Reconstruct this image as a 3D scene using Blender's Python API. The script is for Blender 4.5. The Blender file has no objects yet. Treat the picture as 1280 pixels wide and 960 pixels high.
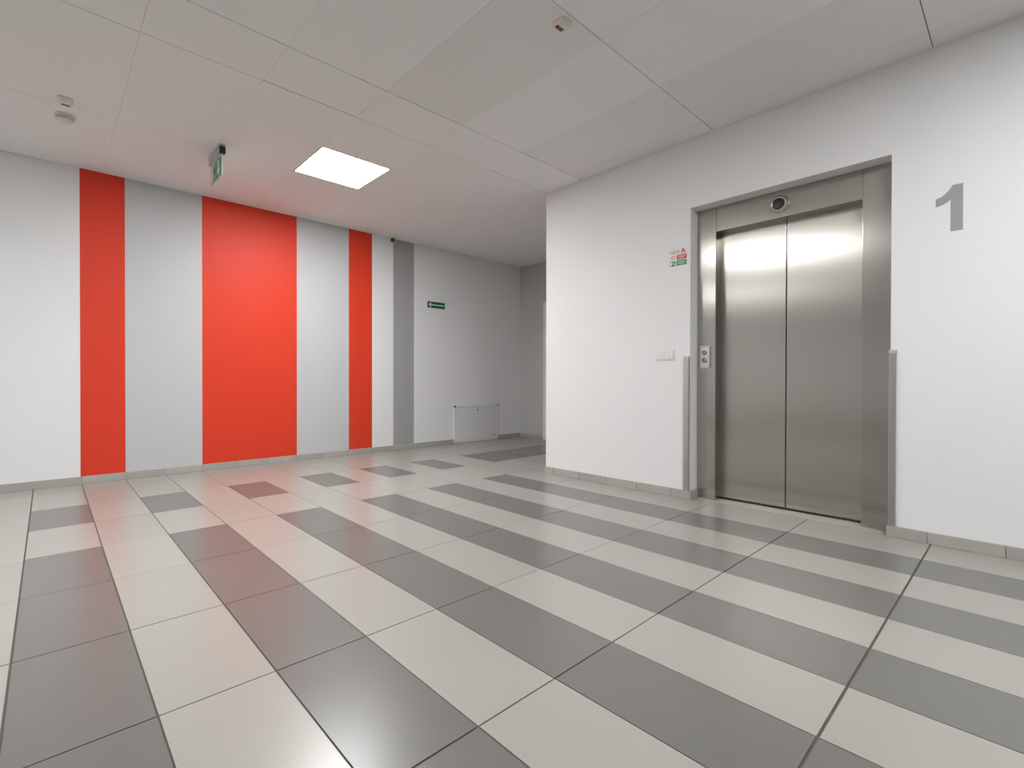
import bpy, bmesh, math, random
from mathutils import Vector, Matrix

scene = bpy.context.scene
C = scene.collection
random.seed(7)

# ------------------------------------------------------------------ camera
F_PX, PITCH, ROLL, YAW = 609.79, -0.0060, 0.0016, 0.824
PP_SHIFT = -15.94                       # principal point offset in pixels of a 1280 wide frame
CAM_LOC = Vector((-3.212, -0.350, 0.890))
fw = Vector((math.cos(YAW)*math.cos(PITCH), math.sin(YAW)*math.cos(PITCH), math.sin(PITCH)))
rt = Vector((math.sin(YAW), -math.cos(YAW), 0))
up = rt.cross(fw)
r2 = math.cos(ROLL)*rt + math.sin(ROLL)*up
u2 = -math.sin(ROLL)*rt + math.cos(ROLL)*up
cam_data = bpy.data.cameras.new('camera')
cam_data.sensor_width = 36.0
cam_data.sensor_fit = 'HORIZONTAL'
cam_data.lens = F_PX/1280*36.0
cam_data.shift_x = -PP_SHIFT/1280
cam_data.clip_start = 0.02
cam = bpy.data.objects.new('camera', cam_data)
C.objects.link(cam)
m = Matrix((r2, u2, -fw)).transposed().to_4x4()
m.translation = CAM_LOC
cam.matrix_world = m
scene.camera = cam

def in_view(pts, margin=6):
    xs, ys, ok = [], [], False
    for p in pts:
        d = Vector(p) - CAM_LOC
        z = d.dot(fw)
        if z < 0.05:
            continue
        x = 640 + PP_SHIFT + F_PX*d.dot(r2)/z
        y = 480 - F_PX*d.dot(u2)/z
        xs.append(x); ys.append(y)
    if not xs:
        return False
    return max(xs) > -margin and min(xs) < 1280+margin and max(ys) > -margin and min(ys) < 960+margin

# ------------------------------------------------------------------ world and exposure
world = bpy.data.worlds.new('world')
scene.world = world
world.use_nodes = True
bg = world.node_tree.nodes['Background']
bg.inputs[0].default_value = (0.89, 0.945, 1.0, 1)
bg.inputs[1].default_value = 0.3
scene.view_settings.view_transform = 'Standard'
scene.view_settings.look = 'None'
scene.view_settings.gamma = 1.0
scene.view_settings.use_curve_mapping = False
scene.view_settings.exposure = 0.95
LAMP_STRENGTH = 28.0

# ------------------------------------------------------------------ materials
def new_mat(name):
    mt = bpy.data.materials.new(name)
    mt.use_nodes = True
    nt = mt.node_tree
    return mt, nt, nt.nodes['Principled BSDF']

def simple(name, col, rough=0.5, metal=0.0, spec=0.5, bump=0.0, bscale=200.0, vary=0.0, vscale=3.0):
    mt, nt, b = new_mat(name)
    b.inputs['Base Color'].default_value = (*col, 1)
    b.inputs['Roughness'].default_value = rough
    b.inputs['Metallic'].default_value = metal
    b.inputs['Specular IOR Level'].default_value = spec
    geo = nt.nodes.new('ShaderNodeNewGeometry')
    if vary > 0:
        n = nt.nodes.new('ShaderNodeTexNoise')
        n.inputs['Scale'].default_value = vscale
        n.inputs['Detail'].default_value = 4
        nt.links.new(geo.outputs['Position'], n.inputs['Vector'])
        mx = nt.nodes.new('ShaderNodeMix'); mx.data_type = 'RGBA'
        mx.inputs[6].default_value = (*[c*(1-vary) for c in col], 1)
        mx.inputs[7].default_value = (*[min(1, c*(1+vary)) for c in col], 1)
        nt.links.new(n.outputs['Fac'], mx.inputs[0])
        nt.links.new(mx.outputs[2], b.inputs['Base Color'])
    if bump > 0:
        n2 = nt.nodes.new('ShaderNodeTexNoise')
        n2.inputs['Scale'].default_value = bscale
        n2.inputs['Detail'].default_value = 3
        nt.links.new(geo.outputs['Position'], n2.inputs['Vector'])
        bp = nt.nodes.new('ShaderNodeBump')
        bp.inputs['Strength'].default_value = bump
        bp.inputs['Distance'].default_value = 0.001
        nt.links.new(n2.outputs['Fac'], bp.inputs['Height'])
        nt.links.new(bp.outputs['Normal'], b.inputs['Normal'])
    return mt

def tile_mat(name, col, rough, tint=0.05):
    """glazed stoneware: cloudy tone, slight random tone for each tile, faint scuffs in the gloss"""
    mt, nt, b = new_mat(name)
    geo = nt.nodes.new('ShaderNodeNewGeometry')
    info = nt.nodes.new('ShaderNodeObjectInfo')
    n1 = nt.nodes.new('ShaderNodeTexNoise'); n1.inputs['Scale'].default_value = 2.2; n1.inputs['Detail'].default_value = 2
    n2 = nt.nodes.new('ShaderNodeTexNoise'); n2.inputs['Scale'].default_value = 60.0; n2.inputs['Detail'].default_value = 4
    nt.links.new(geo.outputs['Position'], n1.inputs['Vector'])
    nt.links.new(geo.outputs['Position'], n2.inputs['Vector'])
    a = nt.nodes.new('ShaderNodeMath'); a.operation = 'MULTIPLY_ADD'
    a.inputs[1].default_value = 0.05; a.inputs[2].default_value = 0.945
    nt.links.new(n1.outputs['Fac'], a.inputs[0])
    c2 = nt.nodes.new('ShaderNodeMath'); c2.operation = 'MULTIPLY_ADD'
    c2.inputs[1].default_value = 0.015
    nt.links.new(n2.outputs['Fac'], c2.inputs[0]); nt.links.new(a.outputs[0], c2.inputs[2])
    d = nt.nodes.new('ShaderNodeMath'); d.operation = 'MULTIPLY_ADD'
    d.inputs[1].default_value = tint
    nt.links.new(info.outputs['Random'], d.inputs[0]); nt.links.new(c2.outputs[0], d.inputs[2])
    v = nt.nodes.new('ShaderNodeVectorMath'); v.operation = 'SCALE'
    v.inputs[0].default_value = col
    nt.links.new(d.outputs[0], v.inputs['Scale'])
    nt.links.new(v.outputs[0], b.inputs['Base Color'])
    rr = nt.nodes.new('ShaderNodeMapRange')
    rr.inputs[3].default_value = rough-0.005; rr.inputs[4].default_value = rough+0.005
    nt.links.new(n2.outputs['Fac'], rr.inputs[0])
    nt.links.new(rr.outputs[0], b.inputs['Roughness'])
    b.inputs['Specular IOR Level'].default_value = 0.5
    return mt

def steel_mat(name, col, rough, aniso, tangent, wob=0.0):
    mt, nt, b = new_mat(name)
    b.inputs['Metallic'].default_value = 1.0
    b.inputs['Anisotropic'].default_value = aniso
    geo = nt.nodes.new('ShaderNodeNewGeometry')
    # brush lines run vertically on every upright face, so light spreads sideways
    cr = nt.nodes.new('ShaderNodeVectorMath'); cr.operation = 'CROSS_PRODUCT'
    cr.inputs[1].default_value = (0, 0, 1)
    nt.links.new(geo.outputs['True Normal'], cr.inputs[0])
    ad = nt.nodes.new('ShaderNodeVectorMath'); ad.operation = 'ADD'
    ad.inputs[1].default_value = tuple(0.001*c for c in tangent)
    nt.links.new(cr.outputs[0], ad.inputs[0])
    nt.links.new(ad.outputs[0], b.inputs['Tangent'])
    mp = nt.nodes.new('ShaderNodeMapping')
    mp.inputs['Scale'].default_value = (300, 300, 1.5)       # vertical brush lines
    nt.links.new(geo.outputs['Position'], mp.inputs['Vector'])
    n = nt.nodes.new('ShaderNodeTexNoise'); n.inputs['Scale'].default_value = 1.0; n.inputs['Detail'].default_value = 3
    nt.links.new(mp.outputs[0], n.inputs['Vector'])
    rr = nt.nodes.new('ShaderNodeMapRange'); rr.inputs[3].default_value = rough-0.008; rr.inputs[4].default_value = rough+0.008
    nt.links.new(n.outputs['Fac'], rr.inputs[0]); nt.links.new(rr.outputs[0], b.inputs['Roughness'])
    mx = nt.nodes.new('ShaderNodeMix'); mx.data_type = 'RGBA'
    mx.inputs[6].default_value = (*[c*0.988 for c in col], 1); mx.inputs[7].default_value = (*[c*1.012 for c in col], 1)
    nt.links.new(n.outputs['Fac'], mx.inputs[0]); nt.links.new(mx.outputs[2], b.inputs['Base Color'])
    if wob > 0:
        nz = nt.nodes.new('ShaderNodeTexNoise'); nz.inputs['Scale'].default_value = 1.6; nz.inputs['Detail'].default_value = 1
        nt.links.new(geo.outputs['Position'], nz.inputs['Vector'])
        bp = nt.nodes.new('ShaderNodeBump'); bp.inputs['Strength'].default_value = wob; bp.inputs['Distance'].default_value = 0.01
        nt.links.new(nz.outputs['Fac'], bp.inputs['Height']); nt.links.new(bp.outputs['Normal'], b.inputs['Normal'])
    return mt

def emit_mat(name, col, strength):
    mt, nt, b = new_mat(name)
    b.inputs['Base Color'].default_value = (0.9, 0.9, 0.9, 1)
    b.inputs['Emission Color'].default_value = (*col, 1)
    b.inputs['Emission Strength'].default_value = strength
    return mt

M = {
    'wall': simple('white wall paint', (0.83, 0.835, 0.84), 0.6, bump=0.15, bscale=260, spec=0.3),
    'red': simple('red wall paint', (0.72, 0.050, 0.019), 0.5, bump=0.15, bscale=260, spec=0.3),
    'grey_light': simple('light grey wall paint', (0.565, 0.573, 0.58), 0.55, bump=0.15, bscale=260, spec=0.3),
    'grey_mid': simple('mid grey wall paint', (0.39, 0.39, 0.392), 0.55, bump=0.15, bscale=260, spec=0.3),
    'grey_end': simple('grey end wall paint', (0.52, 0.515, 0.51), 0.55, bump=0.15, bscale=260, spec=0.3),
    'tile_light': tile_mat('light stoneware', (0.36, 0.35, 0.318), 0.27),
    'tile_dark': tile_mat('dark stoneware', (0.165, 0.160, 0.149), 0.27),
    'base_tile': tile_mat('skirting stoneware', (0.40, 0.39, 0.355), 0.35, 0.12),
    'grout': simple('cement grout', (0.11, 0.10, 0.085), 0.9, vary=0.2, vscale=20),
    'panel_a': simple('ceiling board', (0.88, 0.88, 0.872), 0.85, bump=0.3, bscale=420, spec=0.2),
    'panel_b': simple('ceiling board in darker tone', (0.83, 0.824, 0.81), 0.85, bump=0.3, bscale=420, spec=0.2),  # slightly darker board colour, used only for the cells in dark_boards
    'ceil_void': simple('ceiling carrier', (0.30, 0.29, 0.28), 0.9, vary=0.1),
    'steel': steel_mat('brushed steel sheet', (0.505, 0.483, 0.445), 0.26, 0.90, (0, 1, 0), 0.05),
    'steel_frame': steel_mat('brushed steel frame', (0.455, 0.434, 0.40), 0.22, 0.80, (0, 1, 0), 0.05),
    'steel_small': simple('satin steel', (0.60, 0.58, 0.55), 0.3, metal=1.0, vary=0.05, vscale=40),
    'guard': simple('satin aluminium', (0.52, 0.51, 0.49), 0.35, metal=1.0, vary=0.04, vscale=30),
    'black': simple('black plastic', (0.012, 0.012, 0.013), 0.35, vary=0.2, vscale=60),
    'dark_gap': simple('dark rubber', (0.02, 0.019, 0.018), 0.8, vary=0.2, vscale=60),
    'white_plastic': simple('white plastic', (0.80, 0.80, 0.78), 0.35, vary=0.02, vscale=30),
    'ivory': simple('ivory plastic', (0.74, 0.73, 0.66), 0.4, vary=0.02, vscale=30),
    'vent': simple('grey mesh', (0.30, 0.30, 0.29), 0.6, vary=0.1, vscale=30),
    'red_lens': simple('dark red lens', (0.22, 0.008, 0.012), 0.15, vary=0.1, vscale=80),
    'metal_white': simple('white lacquered metal', (0.76, 0.765, 0.77), 0.4, vary=0.015, vscale=12),
    'frame_white': simple('white lacquered frame', (0.80, 0.80, 0.80), 0.35, vary=0.015, vscale=12),
    'green': simple('dark green print', (0.008, 0.115, 0.062), 0.4, vary=0.05, vscale=40),
    'green_bright': simple('green print', (0.03, 0.26, 0.14), 0.35, vary=0.05, vscale=40),
    'sign_red': simple('red print', (0.62, 0.05, 0.06), 0.4, vary=0.05, vscale=40),
    'sign_white': simple('white print', (0.80, 0.80, 0.78), 0.4, vary=0.02, vscale=40),
    'glow_white': simple('pale luminescent print', (0.62, 0.80, 0.70), 0.4, vary=0.02, vscale=40),
    'acrylic': simple('pale acrylic edge', (0.72, 0.86, 0.80), 0.15, vary=0.02, vscale=40),
    'ink': simple('grey print', (0.25, 0.21, 0.21), 0.5, vary=0.1, vscale=80),
    'grey_plastic': simple('light grey plastic', (0.48, 0.48, 0.47), 0.4, vary=0.03, vscale=40),
    'numeral': simple('grey numeral paint', (0.335, 0.34, 0.34), 0.5, vary=0.03, vscale=20),
    'lamp': emit_mat('lamp diffuser', (0.99, 0.995, 1.0), LAMP_STRENGTH),
    'door_leaf': simple('grey door leaf', (0.20, 0.20, 0.20), 0.5, vary=0.03, vscale=6),
}

# ------------------------------------------------------------------ mesh helpers
def tag(o, label=None, cat=None, group=None, kind=None):
    if label: o['label'] = label
    if cat: o['category'] = cat
    if group: o['group'] = group
    if kind: o['kind'] = kind
    return o

def empty(name, loc):
    o = bpy.data.objects.new(name, None)
    o.empty_display_size = 0.1
    o.location = loc
    C.objects.link(o)
    return o

def world_loc(o):
    v = Vector(o.location)
    while o.parent:
        o = o.parent
        v = v + Vector(o.location)
    return v

def link_mesh(name, bm, mat, parent=None, origin=(0, 0, 0), smooth=False):
    """bm is in world coordinates; the object's origin is put at `origin`"""
    org = Vector(origin)
    if parent is not None and tuple(origin) == (0, 0, 0):
        org = world_loc(parent)
    bmesh.ops.translate(bm, verts=bm.verts, vec=-org)
    bmesh.ops.recalc_face_normals(bm, faces=bm.faces)
    me = bpy.data.meshes.new(name)
    bm.to_mesh(me); bm.free()
    if smooth:
        for p in me.polygons: p.use_smooth = True
    me.materials.append(M[mat])
    o = bpy.data.objects.new(name, me)
    C.objects.link(o)
    if parent is not None:
        o.parent = parent
        o.location = org - world_loc(parent)
    else:
        o.location = org
    return o

def add_box(bm, a, b, bevel=0.0, seg=1):
    x0, x1 = sorted((a[0], b[0])); y0, y1 = sorted((a[1], b[1])); z0, z1 = sorted((a[2], b[2]))
    r = bmesh.ops.create_cube(bm, size=1.0)
    vs = r['verts']
    for v in vs:
        v.co = Vector(((x0+x1)/2 + v.co.x*(x1-x0), (y0+y1)/2 + v.co.y*(y1-y0), (z0+z1)/2 + v.co.z*(z1-z0)))
    if bevel > 0:
        es = list({e for v in vs for e in v.link_edges})
        bmesh.ops.bevel(bm, geom=es, offset=bevel, segments=seg, affect='EDGES', profile=0.5)

def box(name, a, b, mat, parent=None, bevel=0.0, seg=1, origin=None):
    bm = bmesh.new()
    add_box(bm, a, b, bevel, seg)
    if origin is None:
        origin = (0, 0, 0) if parent is not None else ((a[0]+b[0])/2, (a[1]+b[1])/2, min(a[2], b[2]))
    return link_mesh(name, bm, mat, parent, origin)

def prism(name, pts, d0, d1, mat, parent=None, axis='x', bevel=0.0):
    """polygon pts extruded from d0 to d1 along axis; pts are the other two world coords"""
    bm = bmesh.new()
    def mk(p, d):
        if axis == 'x': return (d, p[0], p[1])
        if axis == 'y': return (p[0], d, p[1])
        return (p[0], p[1], d)
    va = [bm.verts.new(mk(p, d0)) for p in pts]
    vb = [bm.verts.new(mk(p, d1)) for p in pts]
    bm.faces.new(va); bm.faces.new(vb[::-1])
    n = len(pts)
    for k in range(n):
        bm.faces.new((va[k], va[(k+1) % n], vb[(k+1) % n], vb[k]))
    return link_mesh(name, bm, mat, parent)

def lathe(name, prof, center, mat, parent=None, axis=(0, 0, 1), seg=40, smooth=True):
    """prof: list of (radius, height along axis)"""
    bm = bmesh.new()
    q = Vector((0, 0, 1)).rotation_difference(Vector(axis))
    rings = []
    for r, h in prof:
        if r < 1e-6:
            rings.append([bm.verts.new(Vector(center) + q @ Vector((0, 0, h)))])
        else:
            rings.append([bm.verts.new(Vector(center) + q @ Vector((r*math.cos(2*math.pi*k/seg), r*math.sin(2*math.pi*k/seg), h))) for k in range(seg)])
    for A, B in zip(rings[:-1], rings[1:]):
        for k in range(seg):
            if len(A) == 1 and len(B) == 1: continue
            if len(A) == 1: bm.faces.new((A[0], B[k], B[(k+1) % seg]))
            elif len(B) == 1: bm.faces.new((A[k], A[(k+1) % seg], B[0]))
            else: bm.faces.new((A[k], A[(k+1) % seg], B[(k+1) % seg], B[k]))
    return link_mesh(name, bm, mat, parent, smooth=smooth)

def struct(o):
    o['kind'] = 'structure'
    return o

# ------------------------------------------------------------------ room dimensions (metres)
XW = 0.340      # plane of the elevator wall
YW = 5.163      # plane of the striped wall
H = 2.709       # ceiling
YC = 2.818      # corner where the elevator wall turns into the corridor
XE = 2.342      # end wall of the corridor
XL, YB = -8.6, -3.6     # the lobby goes on to the left and behind
OY0, OY1, OZ = 0.180, 1.372, 2.193      # elevator opening
XF = 0.455      # front of steel frame
BH, BT = 0.064, 0.010   # skirting

# ------------------------------------------------------------------ walls
wl = struct(box('wall_left', (XL, YW, -0.05), (XE+0.15, YW+0.15, H+0.15), 'wall'))
stripes = [(-3.007, -2.699, 'red', 'narrow red painted stripe'), (-2.699, -2.095, 'grey_light', 'light grey painted stripe'),
           (-2.095, -1.178, 'red', 'wide red painted stripe'), (-1.178, -0.565, 'grey_light', 'light grey painted stripe'),
           (-0.565, -0.260, 'red', 'narrow red painted stripe'), (0.039, 0.348, 'grey_mid', 'mid grey painted stripe')]
for x0, x1, mt, lb in stripes:
    s = box('painted_stripe', (x0, YW-0.0015, BH-0.01), (x1, YW+0.01, H-0.0005), mt, wl)
    s['label'] = lb

struct(box('wall_right', (XW, OY1, -0.05), (XW+0.30, YC, H+0.15), 'wall'))
struct(box('wall_right', (XW, YB-0.15, -0.05), (XW+0.30, OY0, H+0.15), 'wall'))
struct(box('wall_right', (XW, OY0, OZ), (XW+0.30, OY1, H+0.15), 'wall'))
# corridor side of the elevator core, and the shaft behind the elevator doors
struct(box('wall_corridor', (XW+0.30, YC-0.15, -0.05), (XE+0.15, YC, H+0.15), 'wall'))
struct(box('wall_back', (XL, YB-0.15, -0.05), (XW, YB, H+0.15), 'wall'))
struct(box('wall_side', (XL-0.15, YB-0.15, -0.05), (XL, YW+0.15, H+0.15), 'wall'))
# end wall with a door opening
DY0, DY1, DZ = 3.70, 4.60, 2.04
bm = bmesh.new()
add_box(bm, (XE, DY1, -0.05), (XE+0.15, YW, H+0.15))
add_box(bm, (XE, YC, -0.05), (XE+0.15, DY0, H+0.15))
add_box(bm, (XE, DY0, DZ), (XE+0.15, DY1, H+0.15))
struct(link_mesh('wall_end', bm, 'grey_end', None, (XE, 4, 0)))
d1 = empty('door_1', (XE, (DY0+DY1)/2, 0)); struct(d1)
d1['label'] = 'doorway in grey end wall with white frame'
bm = bmesh.new()
add_box(bm, (XE-0.018, DY1-0.02, 0), (XE+0.12, DY1+0.05, DZ-0.02), 0.001)
add_box(bm, (XE-0.018, DY0-0.05, 0), (XE+0.12, DY0+0.02, DZ-0.02), 0.001)
add_box(bm, (XE-0.018, DY0-0.05, DZ-0.02), (XE+0.12, DY1+0.05, DZ+0.05), 0.001)
link_mesh('door_frame', bm, 'frame_white', d1)
lf = box('door_leaf', (XE+0.05, DY0+0.02, 0.006), (XE+0.09, DY1-0.02, DZ-0.02), 'door_leaf', d1, 0.002)
bm = bmesh.new()
add_box(bm, (XE+0.044, DY0+0.07, 0.98), (XE+0.05, DY0+0.11, 1.14), 0.002)
add_box(bm, (XE+0.0, DY0+0.08, 1.05), (XE+0.046, DY0+0.10, 1.07), 0.004)
add_box(bm, (XE+0.0, DY0+0.08, 1.05), (XE+0.018, DY0+0.21, 1.07), 0.004)
link_mesh('door_handle', bm, 'steel_small', lf)

# ------------------------------------------------------------------ floor: slab of grout with single tiles
bm = bmesh.new()
add_box(bm, (XL, YB, -0.08), (0.400, YW, -0.004))
add_box(bm, (0.400, YC-0.15, -0.08), (XE, YW, -0.004))
floor = struct(link_mesh('floor', bm, 'grout', None, (0, 0, -0.08)))
SX, SY = 0.300, 0.6045
XEND = 0.392
def col_edges(i):           # column i spans [lo, hi] in x ; column 0 is the dark one next to the light one by the wall
    return -(i+1)*SX, -i*SX
cols = []
cols.append((0.0, XEND, None))
for i in range(0, 29):
    lo, hi = col_edges(i)
    cols.append((max(lo, XL), hi, i))
k = 0
x = XEND
corr = []
while x < XE-0.01:
    corr.append((x, min(x+SX, XE))); x += SX
rows = []
for j in range(-7, 9):
    y0, y1 = j*SY, (j+1)*SY
    y0 = max(y0, YB); y1 = min(y1, YW)
    if y1-y0 > 0.02: rows.append((y0, y1, j))
gap_y = {0: 0.0075, 1: 0.0055}
def jx(x):                   # width of the joint along x = const
    k = round(-x/SX)
    return {9: 0.0045, 10: 0.005, 11: 0.006}.get(k, 0.0036)
def is_dark(i, j):
    if i is None: return False
    if j < 5: return i % 2 == 0
    return j == 6 and i % 2 == 0
tile_meshes = {}
def tile_mesh(w, d, mat):
    key = (round(w, 4), round(d, 4), mat)
    if key in tile_meshes: return tile_meshes[key]
    c, t = 0.0004, 0.008
    bm = bmesh.new()
    lev = [(0, -t), (0, -c), (c, 0)]
    rings = []
    for ins, z in lev:
        rings.append([bm.verts.new((sx*(w/2-ins), sy*(d/2-ins), z)) for sx, sy in ((-1, -1), (1, -1), (1, 1), (-1, 1))])
    for A, B in zip(rings[:-1], rings[1:]):
        for k in range(4):
            bm.faces.new((A[k], A[(k+1) % 4], B[(k+1) % 4], B[k]))
    bm.faces.new(rings[-1])
    me = bpy.data.meshes.new('floor_tile')
    bm.to_mesh(me); bm.free()
    me.materials.append(M[mat])
    tile_meshes[key] = me
    return me
far_tiles = {'tile_light': bmesh.new(), 'tile_dark': bmesh.new()}
ntile = 0
floor_base = Vector((0, 0, -0.08))
def put_tile(x0, x1, y0, y1, dark, j):
    global ntile
    gx0, gx1 = jx(x0)/2, jx(x1)/2
    gy0, gy1 = gap_y.get(j, 0.0042)/2, gap_y.get(j+1, 0.0042)/2
    a, b, c, d = x0+gx0, x1-gx1, y0+gy0, y1-gy1
    mat = 'tile_dark' if dark else 'tile_light'
    vis = in_view([(a, c, 0), (b, c, 0), (a, d, 0), (b, d, 0)])
    if vis and x1 < XEND+0.01 and ntile < 290 or (vis and y0 > 2.4 and ntile < 298):
        o = bpy.data.objects.new('floor_tile', tile_mesh(b-a, d-c, mat))
        C.objects.link(o)
        o.parent = floor
        o.location = Vector(((a+b)/2, (c+d)/2, random.uniform(-0.0004, 0.0003))) - floor_base
        o.rotation_euler = (random.uniform(-1, 1)*0.0008, random.uniform(-1, 1)*0.0008, 0)
        ntile += 1
    else:
        add_box(far_tiles[mat], (a, c, -0.008), (b, d, 0))
for y0, y1, j in rows:
    for x0, x1, i in cols:
        put_tile(x0, x1, y0, y1, is_dark(i, j), j)
    if y1 > YC:
        yy = max(y0, YC-0.01)
        for x0, x1 in corr:
            put_tile(x0, x1, yy, y1, j == 6, j)
for mat, bm in far_tiles.items():
    o = link_mesh('floor_tiles_beyond', bm, mat, floor, (0, 0, 0))
    o['kind'] = 'stuff'
# stone threshold in front of the elevator doors
struct(box('trim_1', (XEND+0.002, OY0, -0.08), (0.540, OY1, 0.0), 'base_tile', None, 0.001))

# ------------------------------------------------------------------ skirting tiles
def skirting(name, pieces, base):
    root = struct(empty(name, base))
    for a, b in pieces:
        box('skirting_tile', a, b, 'base_tile', root, 0.0015)
    return root
def runs(lo, hi, start, step=0.3, gap=0.003):
    out = []
    x = start
    while x > lo: x -= step
    while x < hi:
        a, b = max(x, lo), min(x+step, hi)
        if b-a > 0.01: out.append((a+gap/2, b-gap/2))
        x += step
    return out
PX0, PX1 = 1.010, 1.858      # wall hatch
skirting('baseboard_left',
         [((a, YW-BT, 0), (b, YW+0.005, BH)) for a, b in runs(XL, PX0-0.002, -3.003, 0.3025)] +
         [((a, YW-BT, 0), (b, YW+0.005, BH)) for a, b in runs(PX1+0.002, XE, -3.003, 0.3025)], (0, YW, 0))
skirting('baseboard_right',
         [((XW-BT, a, 0), (XW+0.005, b, BH)) for a, b in runs(OY1-BT, YC+BT, 1.52)] +
         [((XW-BT, a, 0), (XW+0.005, b, BH)) for a, b in runs(YB, OY0+BT+0.006, 0.015)] +
         [((XW-BT+0.002, OY1-BT, 0), (XF, OY1+0.005, BH)), ((XW-BT+0.002, OY0-0.005, 0), (XF, OY0+BT, BH))], (XW, 1, 0))
skirting('baseboard_corridor', [((a, YC-0.005, 0), (b, YC+BT, BH)) for a, b in runs(XW+0.002, XE, 0.34)], (1, YC, 0))
skirting('baseboard_end', [((XE-BT, a, 0), (XE+0.005, b, BH)) for a, b in runs(DY1+0.055, YW-BT, 4.7)] +
         [((XE-BT, a, 0), (XE+0.005, b, BH)) for a, b in runs(YC+BT, DY0-0.055, 2.83)], (XE, 4, 0))
skirting('baseboard_back', [((a, YB-0.005, 0), (b, YB+BT, BH)) for a, b in runs(XL+BT, XW-BT, -3.0, 0.6)], (-4, YB, 0))
skirting('baseboard_side', [((XL-0.005, a, 0), (XL+BT, b, BH)) for a, b in runs(YB, YW-BT, 0.0, 0.6)], (XL, 0, 0))

# ------------------------------------------------------------------ ceiling of boards with recessed lamps
ceil = struct(box('ceiling', (XL, YB, H+0.008), (XE, YW, H+0.15), 'ceil_void', None, 0, 1, (0, 0, H+0.15)))
xs = [-0.44-0.603*k for k in range(14)]
xs = [x for x in xs if x > XL+0.05]
xs = sorted(xs + [XL, 0.163, XW])
xs_corr = [XW, 0.762, 1.37, 1.975, XE]
ys = [YB, -2.40, -1.19, 0.005, 1.200, 2.388, 2.803, 3.972, YW]
lamp_cells = {}
LAMPS = []
def near(v, lst): return min(lst, key=lambda q: abs(q-v))
# the first is in view; the other three are the ones mirrored as bright bands in the elevator doors and jambs
lampspecs = [(-1.646, 3.368, 3.966), (-6.470, 3.368, 3.966), (-1.646, -1.186, -0.588), (-3.455, 1.786, 2.384)]
def cpanel(x0, x1, y0, y1, mat):
    g, gx = 0.0021, 0.0004
    gy1 = 0.005 if abs(x0+2.249) < 0.03 and abs(y1-2.803) < 0.01 else g
    lift = random.Random(int(y0*1000)).uniform(0, 0.0016)      # boards of one row share a carrier rail
    o = box('ceiling_panel', (x0+gx, y0+g, H), (x1-gx, y1-gy1, H+0.012), mat, ceil, 0.0008)
    cx, cy = (x0+x1)/2, (y0+y1)/2
    # recentre origin for a tiny tilt
    me = o.data
    me.transform(Matrix.Translation(Vector((-cx, -cy, 0.15-0.0))))
    me.transform(Matrix.Rotation(random.uniform(-1, 1)*0.0005, 4, 'X') @ Matrix.Rotation(random.uniform(-1, 1)*0.00015, 4, 'Y'))
    me.transform(Matrix.Translation(Vector((cx, cy, -0.15 + lift*0.4))))
    return o
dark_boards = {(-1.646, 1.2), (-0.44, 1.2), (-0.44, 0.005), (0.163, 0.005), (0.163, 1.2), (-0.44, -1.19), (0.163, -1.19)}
for j in range(len(ys)-1):
    y0, y1 = ys[j], ys[j+1]
    xl = list(xs)
    if y1 > YC+0.05: xl = [x for x in xs if x != XW and x != 0.163] + [0.163] + xs_corr[1:]
    for i in range(len(xl)-1):
        x0, x1 = xl[i], xl[i+1]
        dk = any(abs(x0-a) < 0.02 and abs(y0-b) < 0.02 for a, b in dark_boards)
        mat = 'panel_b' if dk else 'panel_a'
        segs = [(y0, y1)]
        for lx, l0, l1 in lampspecs:
            if abs(x0-lx) < 0.03 and y0-0.01 <= l0 and l1 <= y1+0.01:
                segs = [s for s in ((y0, l0), (l1, y1)) if s[1]-s[0] > 0.03]
                LAMPS.append((x0, x1, l0, l1))
        for s0, s1 in segs:
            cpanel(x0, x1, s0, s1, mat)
for x0, x1, y0, y1 in LAMPS:
    if y0 > 3 and x0 > -4:
        where, lab = '', 'square white panel lamp glowing in the ceiling near the wide red stripe'
    elif y0 > 3:
        where, lab = '_side_offscreen', 'square panel lamp in the ceiling beside the far white end of the striped wall'
    elif y0 < 0:
        where, lab = '_back_offscreen', 'square panel lamp in the ceiling between the elevator and the back wall'
    else:
        where, lab = '_above_offscreen', 'square panel lamp in the ceiling facing the elevator doors'
    r = empty('ceiling_lamp'+where, ((x0+x1)/2, (y0+y1)/2, H-0.002))
    tag(r, lab, 'ceiling lamp', 'panel lamps of the lobby ceiling')
    bm = bmesh.new()
    w = 0.012
    for a, b in (((x0, y0), (x1, y0+w)), ((x0, y1-w), (x1, y1)), ((x0, y0), (x0+w, y1)), ((x1-w, y0), (x1, y1))):
        add_box(bm, (a[0]+0.001, a[1]+0.001, H-0.003), (b[0]-0.001, b[1]-0.001, H+0.009), 0.0008)
    link_mesh('frame', bm, 'frame_white', r)
    box('diffuser'+where, (x0+w, y0+w, H-0.001), (x1-w, y1-w, H+0.006), 'lamp', r)

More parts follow.
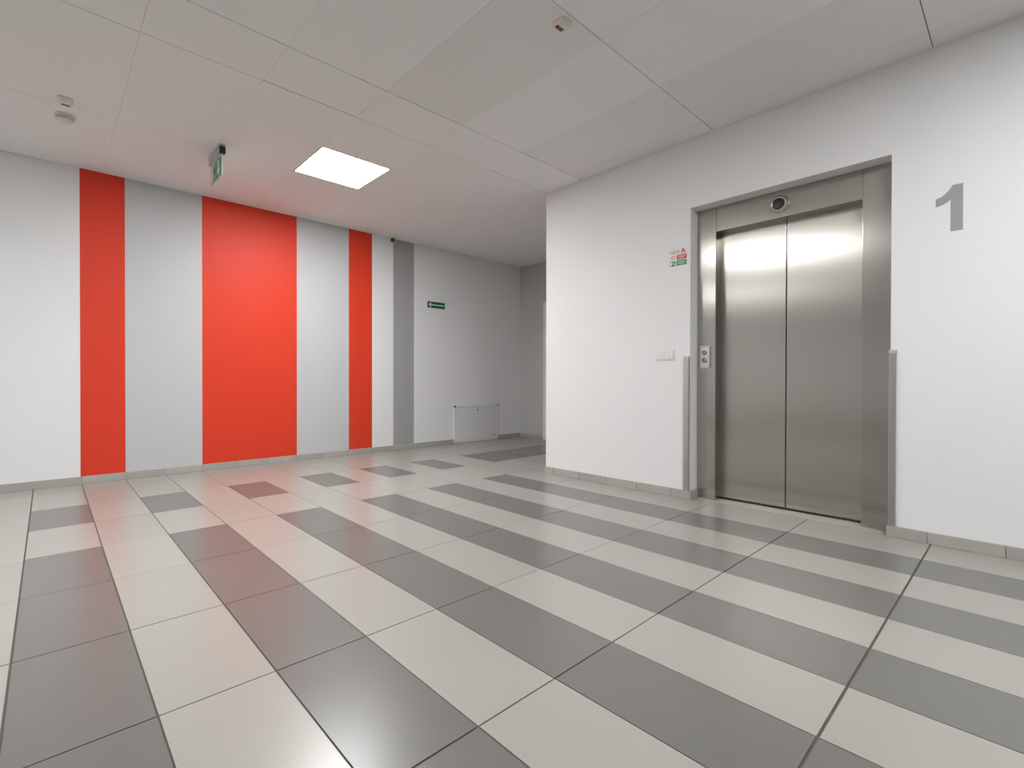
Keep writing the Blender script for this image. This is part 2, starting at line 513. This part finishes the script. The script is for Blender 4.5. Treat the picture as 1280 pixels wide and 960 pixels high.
# ------------------------------------------------------------------ elevator
E = empty('elevator_entrance', (XF, (OY0+OY1)/2, 0))
tag(E, 'brushed steel elevator entrance with closed two-leaf sliding doors', 'elevator')
JY0, JY1, HZ, XD = 0.338, 1.230, 2.008, 0.552
DC = (JY0+JY1)/2
ZB = 0.0
box('jamb', (XF, JY1, ZB), (0.62, OY1-0.001, OZ-0.001), 'steel_frame', E, 0.003, 2)
box('jamb', (XF, OY0+0.001, ZB), (0.62, JY0, OZ-0.001), 'steel_frame', E, 0.003, 2)
hd = box('header', (XF+0.001, JY0+0.001, HZ), (0.62, JY1-0.001, OZ-0.001), 'steel_frame', E, 0.001, 1)
l1 = box('door_leaf', (XD, DC+0.0026, 0.010), (XD+0.03, JY1+0.02, HZ+0.03), 'steel', E, 0.0025, 2)
l2 = box('door_leaf', (XD, JY0-0.02, 0.010), (XD+0.03, DC-0.0026, HZ+0.03), 'steel', E, 0.0025, 2)
box('door_gap_seal', (XD+0.012, DC-0.006, 0.008), (XD+0.028, DC+0.006, HZ+0.02), 'dark_gap', E)
box('sill_groove', (0.5405, OY0+0.001, -0.09), (0.62, OY1-0.001, -0.07), 'guard', E)
box('shaft_panel', (0.60, OY0+0.001, -0.09), (0.63, OY1-0.001, OZ), 'guard', E)
# round direction indicator in the header
ind = lathe('indicator', [(0.0, -0.005), (0.061, -0.005), (0.061, 0.003), (0.058, 0.008), (0.048, 0.013), (0.046, 0.024), (0.041, 0.026), (0.039, 0.018), (0.0, 0.018)],
            (XF, 0.800, 2.098), 'steel_small', hd, (-1, 0, 0), 48)
lathe('lens', [(0.0, 0.0), (0.0395, 0.0), (0.0395, 0.021), (0.035, 0.0225), (0.0, 0.0235)], (XF, 0.800, 2.098), 'black', hd, (-1, 0, 0), 40)
# call plate with two round buttons on the left jamb
CY0, CY1, CZ0, CZ1 = 1.268, 1.342, 0.990, 1.158
cp = box('call_plate', (XF-0.012, CY0, CZ0), (XF+0.002, CY1, CZ1), 'steel_small', E, 0.004, 2)
box('backing', (XF-0.006, CY0-0.003, CZ0-0.003), (XF+0.001, CY1+0.003, CZ1+0.003), 'steel_small', cp, 0.001)
for zc in (1.107, 1.049):
    lathe('button', [(0.0, -0.002), (0.0175, -0.002), (0.0175, 0.002), (0.015, 0.0035), (0.0125, 0.002), (0.011, 0.0035), (0.0, 0.004)],
          (XF-0.012, 1.309, zc), 'steel_small', cp, (-1, 0, 0), 32)
    lathe('button_ring', [(0.0165, 0.0), (0.0165, 0.0042), (0.0120, 0.0042), (0.0120, 0.0)], (XF-0.0125, 1.309, zc), 'dark_gap', cp, (-1, 0, 0), 32)
    sgn = 1 if zc > 1.08 else -1
    prism('arrow_mark', [(1.309-0.0045, zc-0.004*sgn), (1.309+0.0045, zc-0.004*sgn), (1.309, zc+0.005*sgn)], XF-0.0165, XF-0.0150, 'black', cp)

# ------------------------------------------------------------------ corner guards beside the elevator
def guard(y0, y1, z0, z1, x0, label):
    g = empty('corner_guard', (XW, (y0+y1)/2, z0))
    tag(g, label, 'corner guard')
    box('rail', (x0, y0, z0), (XW+0.001, y1, z1), 'guard', g, 0.003, 2)
    return g
g1 = guard(1.376, 1.418, BH, 1.076, XW-0.014, 'slim metal corner guard beside the call buttons of the elevator')
g2 = guard(0.154, OY0+0.007, BH, 1.070, XW-0.012, 'slim metal corner guard below the grey number on the wall')
box('end_cap', (XW-0.015, 1.375, 1.070), (XW+0.001, 1.419, 1.079), 'grey_plastic', g1, 0.002)
box('end_cap', (XW-0.013, 0.150, 1.050), (XW+0.001, OY0+0.008, 1.073), 'grey_plastic', g2, 0.002)
box('edge_strip', (XW-0.013, 1.3745, BH+0.002), (XW+0.001, 1.3775, 1.070), 'guard', g1)
box('edge_strip', (XW-0.011, 0.1525, BH+0.002), (XW+0.001, 0.1545, 1.050), 'grey_plastic', g2)

# ------------------------------------------------------------------ number on the wall
n1 = prism('floor_number', [(-0.010, 1.880), (-0.030, 1.888), (-0.045, 1.898), (-0.060, 1.914), (-0.070, 1.928), (-0.077, 1.941),
                            (-0.118, 1.941), (-0.118, 1.696), (-0.070, 1.696), (-0.070, 1.866), (-0.056, 1.855), (-0.040, 1.846), (-0.024, 1.841), (-0.010, 1.839)],
           XW-0.003, XW+0.001, 'numeral')
tag(n1, 'large grey numeral 1 on the white wall beside the elevator', 'number')

# ------------------------------------------------------------------ safety sign beside the elevator
SY0, SY1, SZ0, SZ1 = 1.398, 1.540, 1.772, 1.916
sg = empty('safety_sign', (XW, (SY0+SY1)/2, SZ0))
tag(sg, 'small fire safety sticker with red and green fields beside elevator', 'sign')
box('plate', (XW-0.002, SY0, SZ0), (XW+0.001, SY1, SZ1), 'sign_white', sg, 0.0005)
xs0, xs1 = XW-0.0026, XW-0.0015
yl = SY1          # left edge as seen in the lobby is the larger y
def sbox(name, u0, u1, v0, v1, mat, dx=0.0):
    """u from the left edge, v from the top, metres"""
    return box(name, (xs0-dx, yl-u1, SZ1-v1), (xs1, yl-u0, SZ1-v0), mat, sg)
sbox('red_field', 0.060, 0.139, 0.056, 0.092, 'sign_red')
sbox('green_field', 0.004, 0.052, 0.101, 0.140, 'green_bright')
sbox('green_field', 0.060, 0.139, 0.098, 0.138, 'green_bright')
for row, segs in ((0.022, ((0.006, 0.016), (0.024, 0.048), (0.052, 0.084))), (0.036, ((0.004, 0.016), (0.022, 0.052), (0.058, 0.084)))):
    for a, b in segs:
        sbox('text_line', a, b, row, row+0.006, 'ink')
for row, a, b in ((0.064, 0.070, 0.128), (0.072, 0.068, 0.130), (0.080, 0.078, 0.118)):
    sbox('text_line', a, b, row, row+0.0028, 'sign_white', 0.0006)
for row, a, b in ((0.108, 0.070, 0.128), (0.117, 0.068, 0.130), (0.126, 0.078, 0.118)):
    sbox('text_line', a, b, row, row+0.0028, 'sign_white', 0.0006)
def spoly(name, pts, mat, dx=0.0):
    return prism(name, [(yl-u, SZ1-v) for u, v in pts], xs0-dx, xs1, mat, sg)
spoly('flame', [(0.098, 0.048), (0.097, 0.034), (0.103, 0.022), (0.109, 0.008), (0.115, 0.016), (0.121, 0.022), (0.128, 0.034), (0.126, 0.046), (0.120, 0.050)], 'sign_red')
spoly('flame_core', [(0.108, 0.050), (0.107, 0.040), (0.112, 0.030), (0.118, 0.038), (0.118, 0.050)], 'sign_white', 0.0006)
spoly('pictogram', [(0.008, 0.106), (0.022, 0.106), (0.024, 0.124), (0.018, 0.136), (0.008, 0.134)], 'sign_white', 0.0006)
spoly('pictogram', [(0.030, 0.108), (0.036, 0.108), (0.042, 0.120), (0.048, 0.134), (0.042, 0.134), (0.034, 0.122)], 'sign_white', 0.0006)
bm = bmesh.new()
for k in range(20):
    a0, a1 = 2*math.pi*k/20, 2*math.pi*(k+1)/20
    R0, R1 = 0.012, 0.0155
    cy, cz = yl-0.030, SZ1-0.074
    q = [bm.verts.new((x, cy+r*math.cos(a), cz+r*math.sin(a))) for x in (xs0,) for r, a in ((R0, a0), (R1, a0), (R1, a1), (R0, a1))]
    bm.faces.new(q)
add_box(bm, (xs0, cy-0.011, cz-0.0015), (xs1, cy+0.011, cz+0.0015))
link_mesh('ban_symbol', bm, 'sign_red', sg)

# ------------------------------------------------------------------ double light switch
sw = empty('light_switch', (XW, 1.573, 1.055))
tag(sw, 'white double light switch on the wall left of the elevator', 'light switch')
box('plate', (XW-0.006, 1.496, 1.054), (XW+0.001, 1.650, 1.139), 'white_plastic', sw, 0.0025, 2)
for a in (1.502, 1.576):
    box('rocker', (XW-0.011, a, 1.063), (XW-0.004, a+0.068, 1.130), 'white_plastic', sw, 0.002, 2)

# ------------------------------------------------------------------ direction arrow sign on the striped wall
ar = empty('arrow_sign', (0.707, YW, 1.886))
tag(ar, 'green sign with white left-pointing arrow on the white wall', 'sign')
box('plate', (0.562, YW-0.004, 1.887), (0.852, YW+0.001, 1.972), 'green', ar, 0.001)
box('edge_band', (0.560, YW-0.003, 1.885), (0.854, YW+0.001, 1.974), 'glow_white', ar)
zc = 1.929
prism('arrow', [(0.580, zc), (0.612, zc+0.031), (0.632, zc+0.031), (0.608, zc+0.008), (0.838, zc+0.008), (0.838, zc-0.008), (0.608, zc-0.008), (0.632, zc-0.031), (0.612, zc-0.031)],
      YW-0.0055, YW-0.003, 'glow_white', ar, 'y')

# ------------------------------------------------------------------ wall hatch above the floor
ht = empty('wall_hatch', ((PX0+PX1)/2, YW, 0))
tag(ht, 'low white metal service hatch set in the white wall', 'wall hatch')
bm = bmesh.new()
w = 0.034
for a, b in (((PX0, 0.002), (PX0+w, 0.541)), ((PX1-w, 0.002), (PX1, 0.541)), ((PX0, 0.541-w), (PX1, 0.541)), ((PX0, 0.002), (PX1, 0.016))):
    add_box(bm, (a[0], YW-0.014, a[1]), (b[0], YW+0.002, b[1]), 0.002)
link_mesh('frame', bm, 'frame_white', ht)
pd = box('hatch_door', (PX0+w+0.003, YW-0.012, 0.020), (PX1-w-0.003, YW+0.001, 0.541-w-0.004), 'metal_white', ht, 0.003, 2)
lathe('lock', [(0.0, 0.0), (0.011, 0.0), (0.011, 0.003), (0.0, 0.0035)], (1.447, YW-0.012, 0.464), 'black', pd, (0, -1, 0), 20)
box('maker_plate', (1.742, YW-0.0135, 0.074), (1.800, YW-0.011, 0.086), 'vent', pd)

# ------------------------------------------------------------------ security camera
cc = empty('security_camera', (-0.010, 5.115, 2.700))
tag(cc, 'small white ball security camera with black lens under ceiling', 'camera')
lathe('mount', [(0.0, 0.0), (0.040, 0.0), (0.042, -0.008), (0.030, -0.016), (0.0, -0.016)], (-0.010, 5.118, H+0.001), 'white_plastic', cc, (0, 0, 1), 32)
bc = Vector((-0.008, 5.108, 2.672))
look = (CAM_LOC + Vector((0.9, 0, 0.2)) - bc).normalized()
R = 0.040
prof = [(R*math.sin(t), -R*math.cos(t)) for t in [math.pi*k/14*0.82 for k in range(0, 15)]]
prof = [(max(r, 0.0), h) for r, h in prof]
lathe('ball', prof + [(0.0, prof[-1][1]-0.002)], bc, 'white_plastic', cc, look, 36)
lathe('lens', [(0.0, 0.020), (0.0275, 0.020), (0.0275, 0.0345), (0.022, 0.038), (0.0, 0.040)], bc, 'black', cc, look, 32)

# ------------------------------------------------------------------ emergency exit sign under the ceiling
XS = -2.222
ex = empty('exit_sign', (XS, 4.03, 2.47))
tag(ex, 'hanging green exit sign with running figure and down arrow', 'sign')
box('housing', (XS-0.020, 3.850, 2.640), (XS+0.020, 4.205, H+0.001), 'grey_plastic', ex, 0.006, 2)
box('end_cap', (XS-0.0215, 3.842, 2.632), (XS+0.0215, 3.868, H-0.018), 'black', ex, 0.008, 3)
pl = box('panel', (XS-0.003, 3.858, 2.470), (XS+0.003, 4.200, 2.642), 'glow_white', ex, 0.001)
xa, xb = XS-0.0040, XS-0.0025
def E_poly(name, pts, mat, dx=0.0):
    # u measured from the far end (image left), v from the bottom
    return prism(name, [(4.200-u, 2.470+v) for u, v in pts], xa-dx, xb, mat, pl)
E_poly('green_field', [(0.016, 0.012), (0.326, 0.012), (0.326, 0.158), (0.016, 0.158)], 'green_bright')
E_poly('down_arrow', [(0.222, 0.145), (0.258, 0.145), (0.258, 0.080), (0.290, 0.080), (0.240, 0.026), (0.190, 0.080), (0.222, 0.080)], 'sign_white', 0.0008)
E_poly('doorway', [(0.030, 0.020), (0.078, 0.020), (0.078, 0.150), (0.030, 0.150)], 'sign_white', 0.0008)
E_poly('running_figure', [(0.092, 0.118), (0.124, 0.122), (0.140, 0.100), (0.150, 0.104), (0.132, 0.130), (0.112, 0.134), (0.108, 0.090), (0.132, 0.068),
                          (0.126, 0.030), (0.116, 0.030), (0.118, 0.060), (0.096, 0.074), (0.088, 0.050), (0.070, 0.034), (0.064, 0.044), (0.080, 0.058), (0.092, 0.090)], 'sign_white', 0.0008)
lathe('figure_head', [(0.0, 0.0), (0.010, 0.0), (0.010, 0.0012), (0.0, 0.0012)], (xa, 4.200-0.118, 2.470+0.146), 'sign_white', pl, (-1, 0, 0), 20)

# ------------------------------------------------------------------ smoke detector and indicator lamps
sd = empty('smoke_detector', (-3.120, 4.150, 2.66))
tag(sd, 'round ivory smoke detector on the ceiling by the indicator lamp', 'smoke detector')
sc = (-3.120, 4.150, H+0.001)
lathe('base', [(0.0, 0.0), (0.054, 0.0), (0.054, -0.010), (0.051, -0.013), (0.0, -0.013)], sc, 'ivory', sd, seg=40)
lathe('body', [(0.0, -0.012), (0.049, -0.012), (0.051, -0.0175), (0.040, -0.0180), (0.040, -0.0220), (0.051, -0.0225), (0.0505, -0.0245), (0.040, -0.0250), (0.040, -0.0290), (0.049, -0.0295), (0.044, -0.036), (0.034, -0.040), (0.028, -0.048), (0.0, -0.050)], sc, 'ivory', sd, seg=40)
for zz in (-0.020, -0.0270):
    for q in range(6):
        bm = bmesh.new()
        a0 = q*math.pi/3+0.12; a1 = (q+1)*math.pi/3-0.12
        rr0 = 0.0390; rr1 = 0.0410       # insect mesh at the bottom of the groove
        prev = None
        for s in range(9):
            a = a0+(a1-a0)*s/8
            ring = [bm.verts.new((sc[0]+r*math.cos(a), sc[1]+r*math.sin(a), sc[2]+zz+dz)) for r, dz in ((rr0, 0.0012), (rr1, 0.0012), (rr1, -0.0012), (rr0, -0.0012))]
            if prev:
                for k in range(4): bm.faces.new((prev[k], prev[(k+1) % 4], ring[(k+1) % 4], ring[k]))
            else:
                bm.faces.new(ring)
            prev = ring
        bm.faces.new(prev[::-1])
        link_mesh('vent_slot', bm, 'vent', sd)

def indicator_lamp(cx, cy, rot, label, lens_x=0.0, lens_y=0.0, sz=0.080):
    r = empty('indicator_lamp', (cx, cy, H-0.026))
    tag(r, label, 'indicator lamp')
    r.rotation_euler = (0, 0, rot)
    def loc(o):
        return o
    h = sz/2
    bm = bmesh.new()
    lev = [(h, 0.027), (h, 0.016), (h-0.006, 0.006), (h-0.014, 0.0)]
    rings = []
    for s, z in lev:
        c = 0.010 if s > h-0.01 else 0.006
        rings.append([bm.verts.new((sx*x, sy*y, z)) for sx, sy, x, y in
                      ((-1, -1, s-c, s), (1, -1, s-c, s), (1, -1, s, s-c), (1, 1, s, s-c), (1, 1, s-c, s), (-1, 1, s-c, s), (-1, 1, s, s-c), (-1, -1, s, s-c))])
    for A, B in zip(rings[:-1], rings[1:]):
        for k in range(8): bm.faces.new((A[k], A[(k+1) % 8], B[(k+1) % 8], B[k]))
    bm.faces.new(rings[0]); bm.faces.new(rings[-1][::-1])
    bmesh.ops.recalc_face_normals(bm, faces=bm.faces)
    me = bpy.data.meshes.new('housing'); bm.to_mesh(me); bm.free(); me.materials.append(M['ivory'])
    o = bpy.data.objects.new('housing', me); C.objects.link(o); o.parent = r
    bm = bmesh.new()
    add_box(bm, (lens_x-0.026, lens_y-h+0.003, -0.003), (lens_x+0.020, lens_y-h+0.024, 0.010), 0.004, 2)
    me = bpy.data.meshes.new('lens'); bm.to_mesh(me); bm.free(); me.materials.append(M['red_lens'])
    o = bpy.data.objects.new('lens', me); C.objects.link(o); o.parent = r
    o['label'] = 'dark red lens'
    return r
indicator_lamp(-3.124, 3.885, math.pi, 'ivory indicator lamp with red lens in front of the smoke detector')
indicator_lamp(-1.288, 1.262, math.pi, 'ivory indicator lamp with red lens alone on darker ceiling board', 0.012, 0.016)
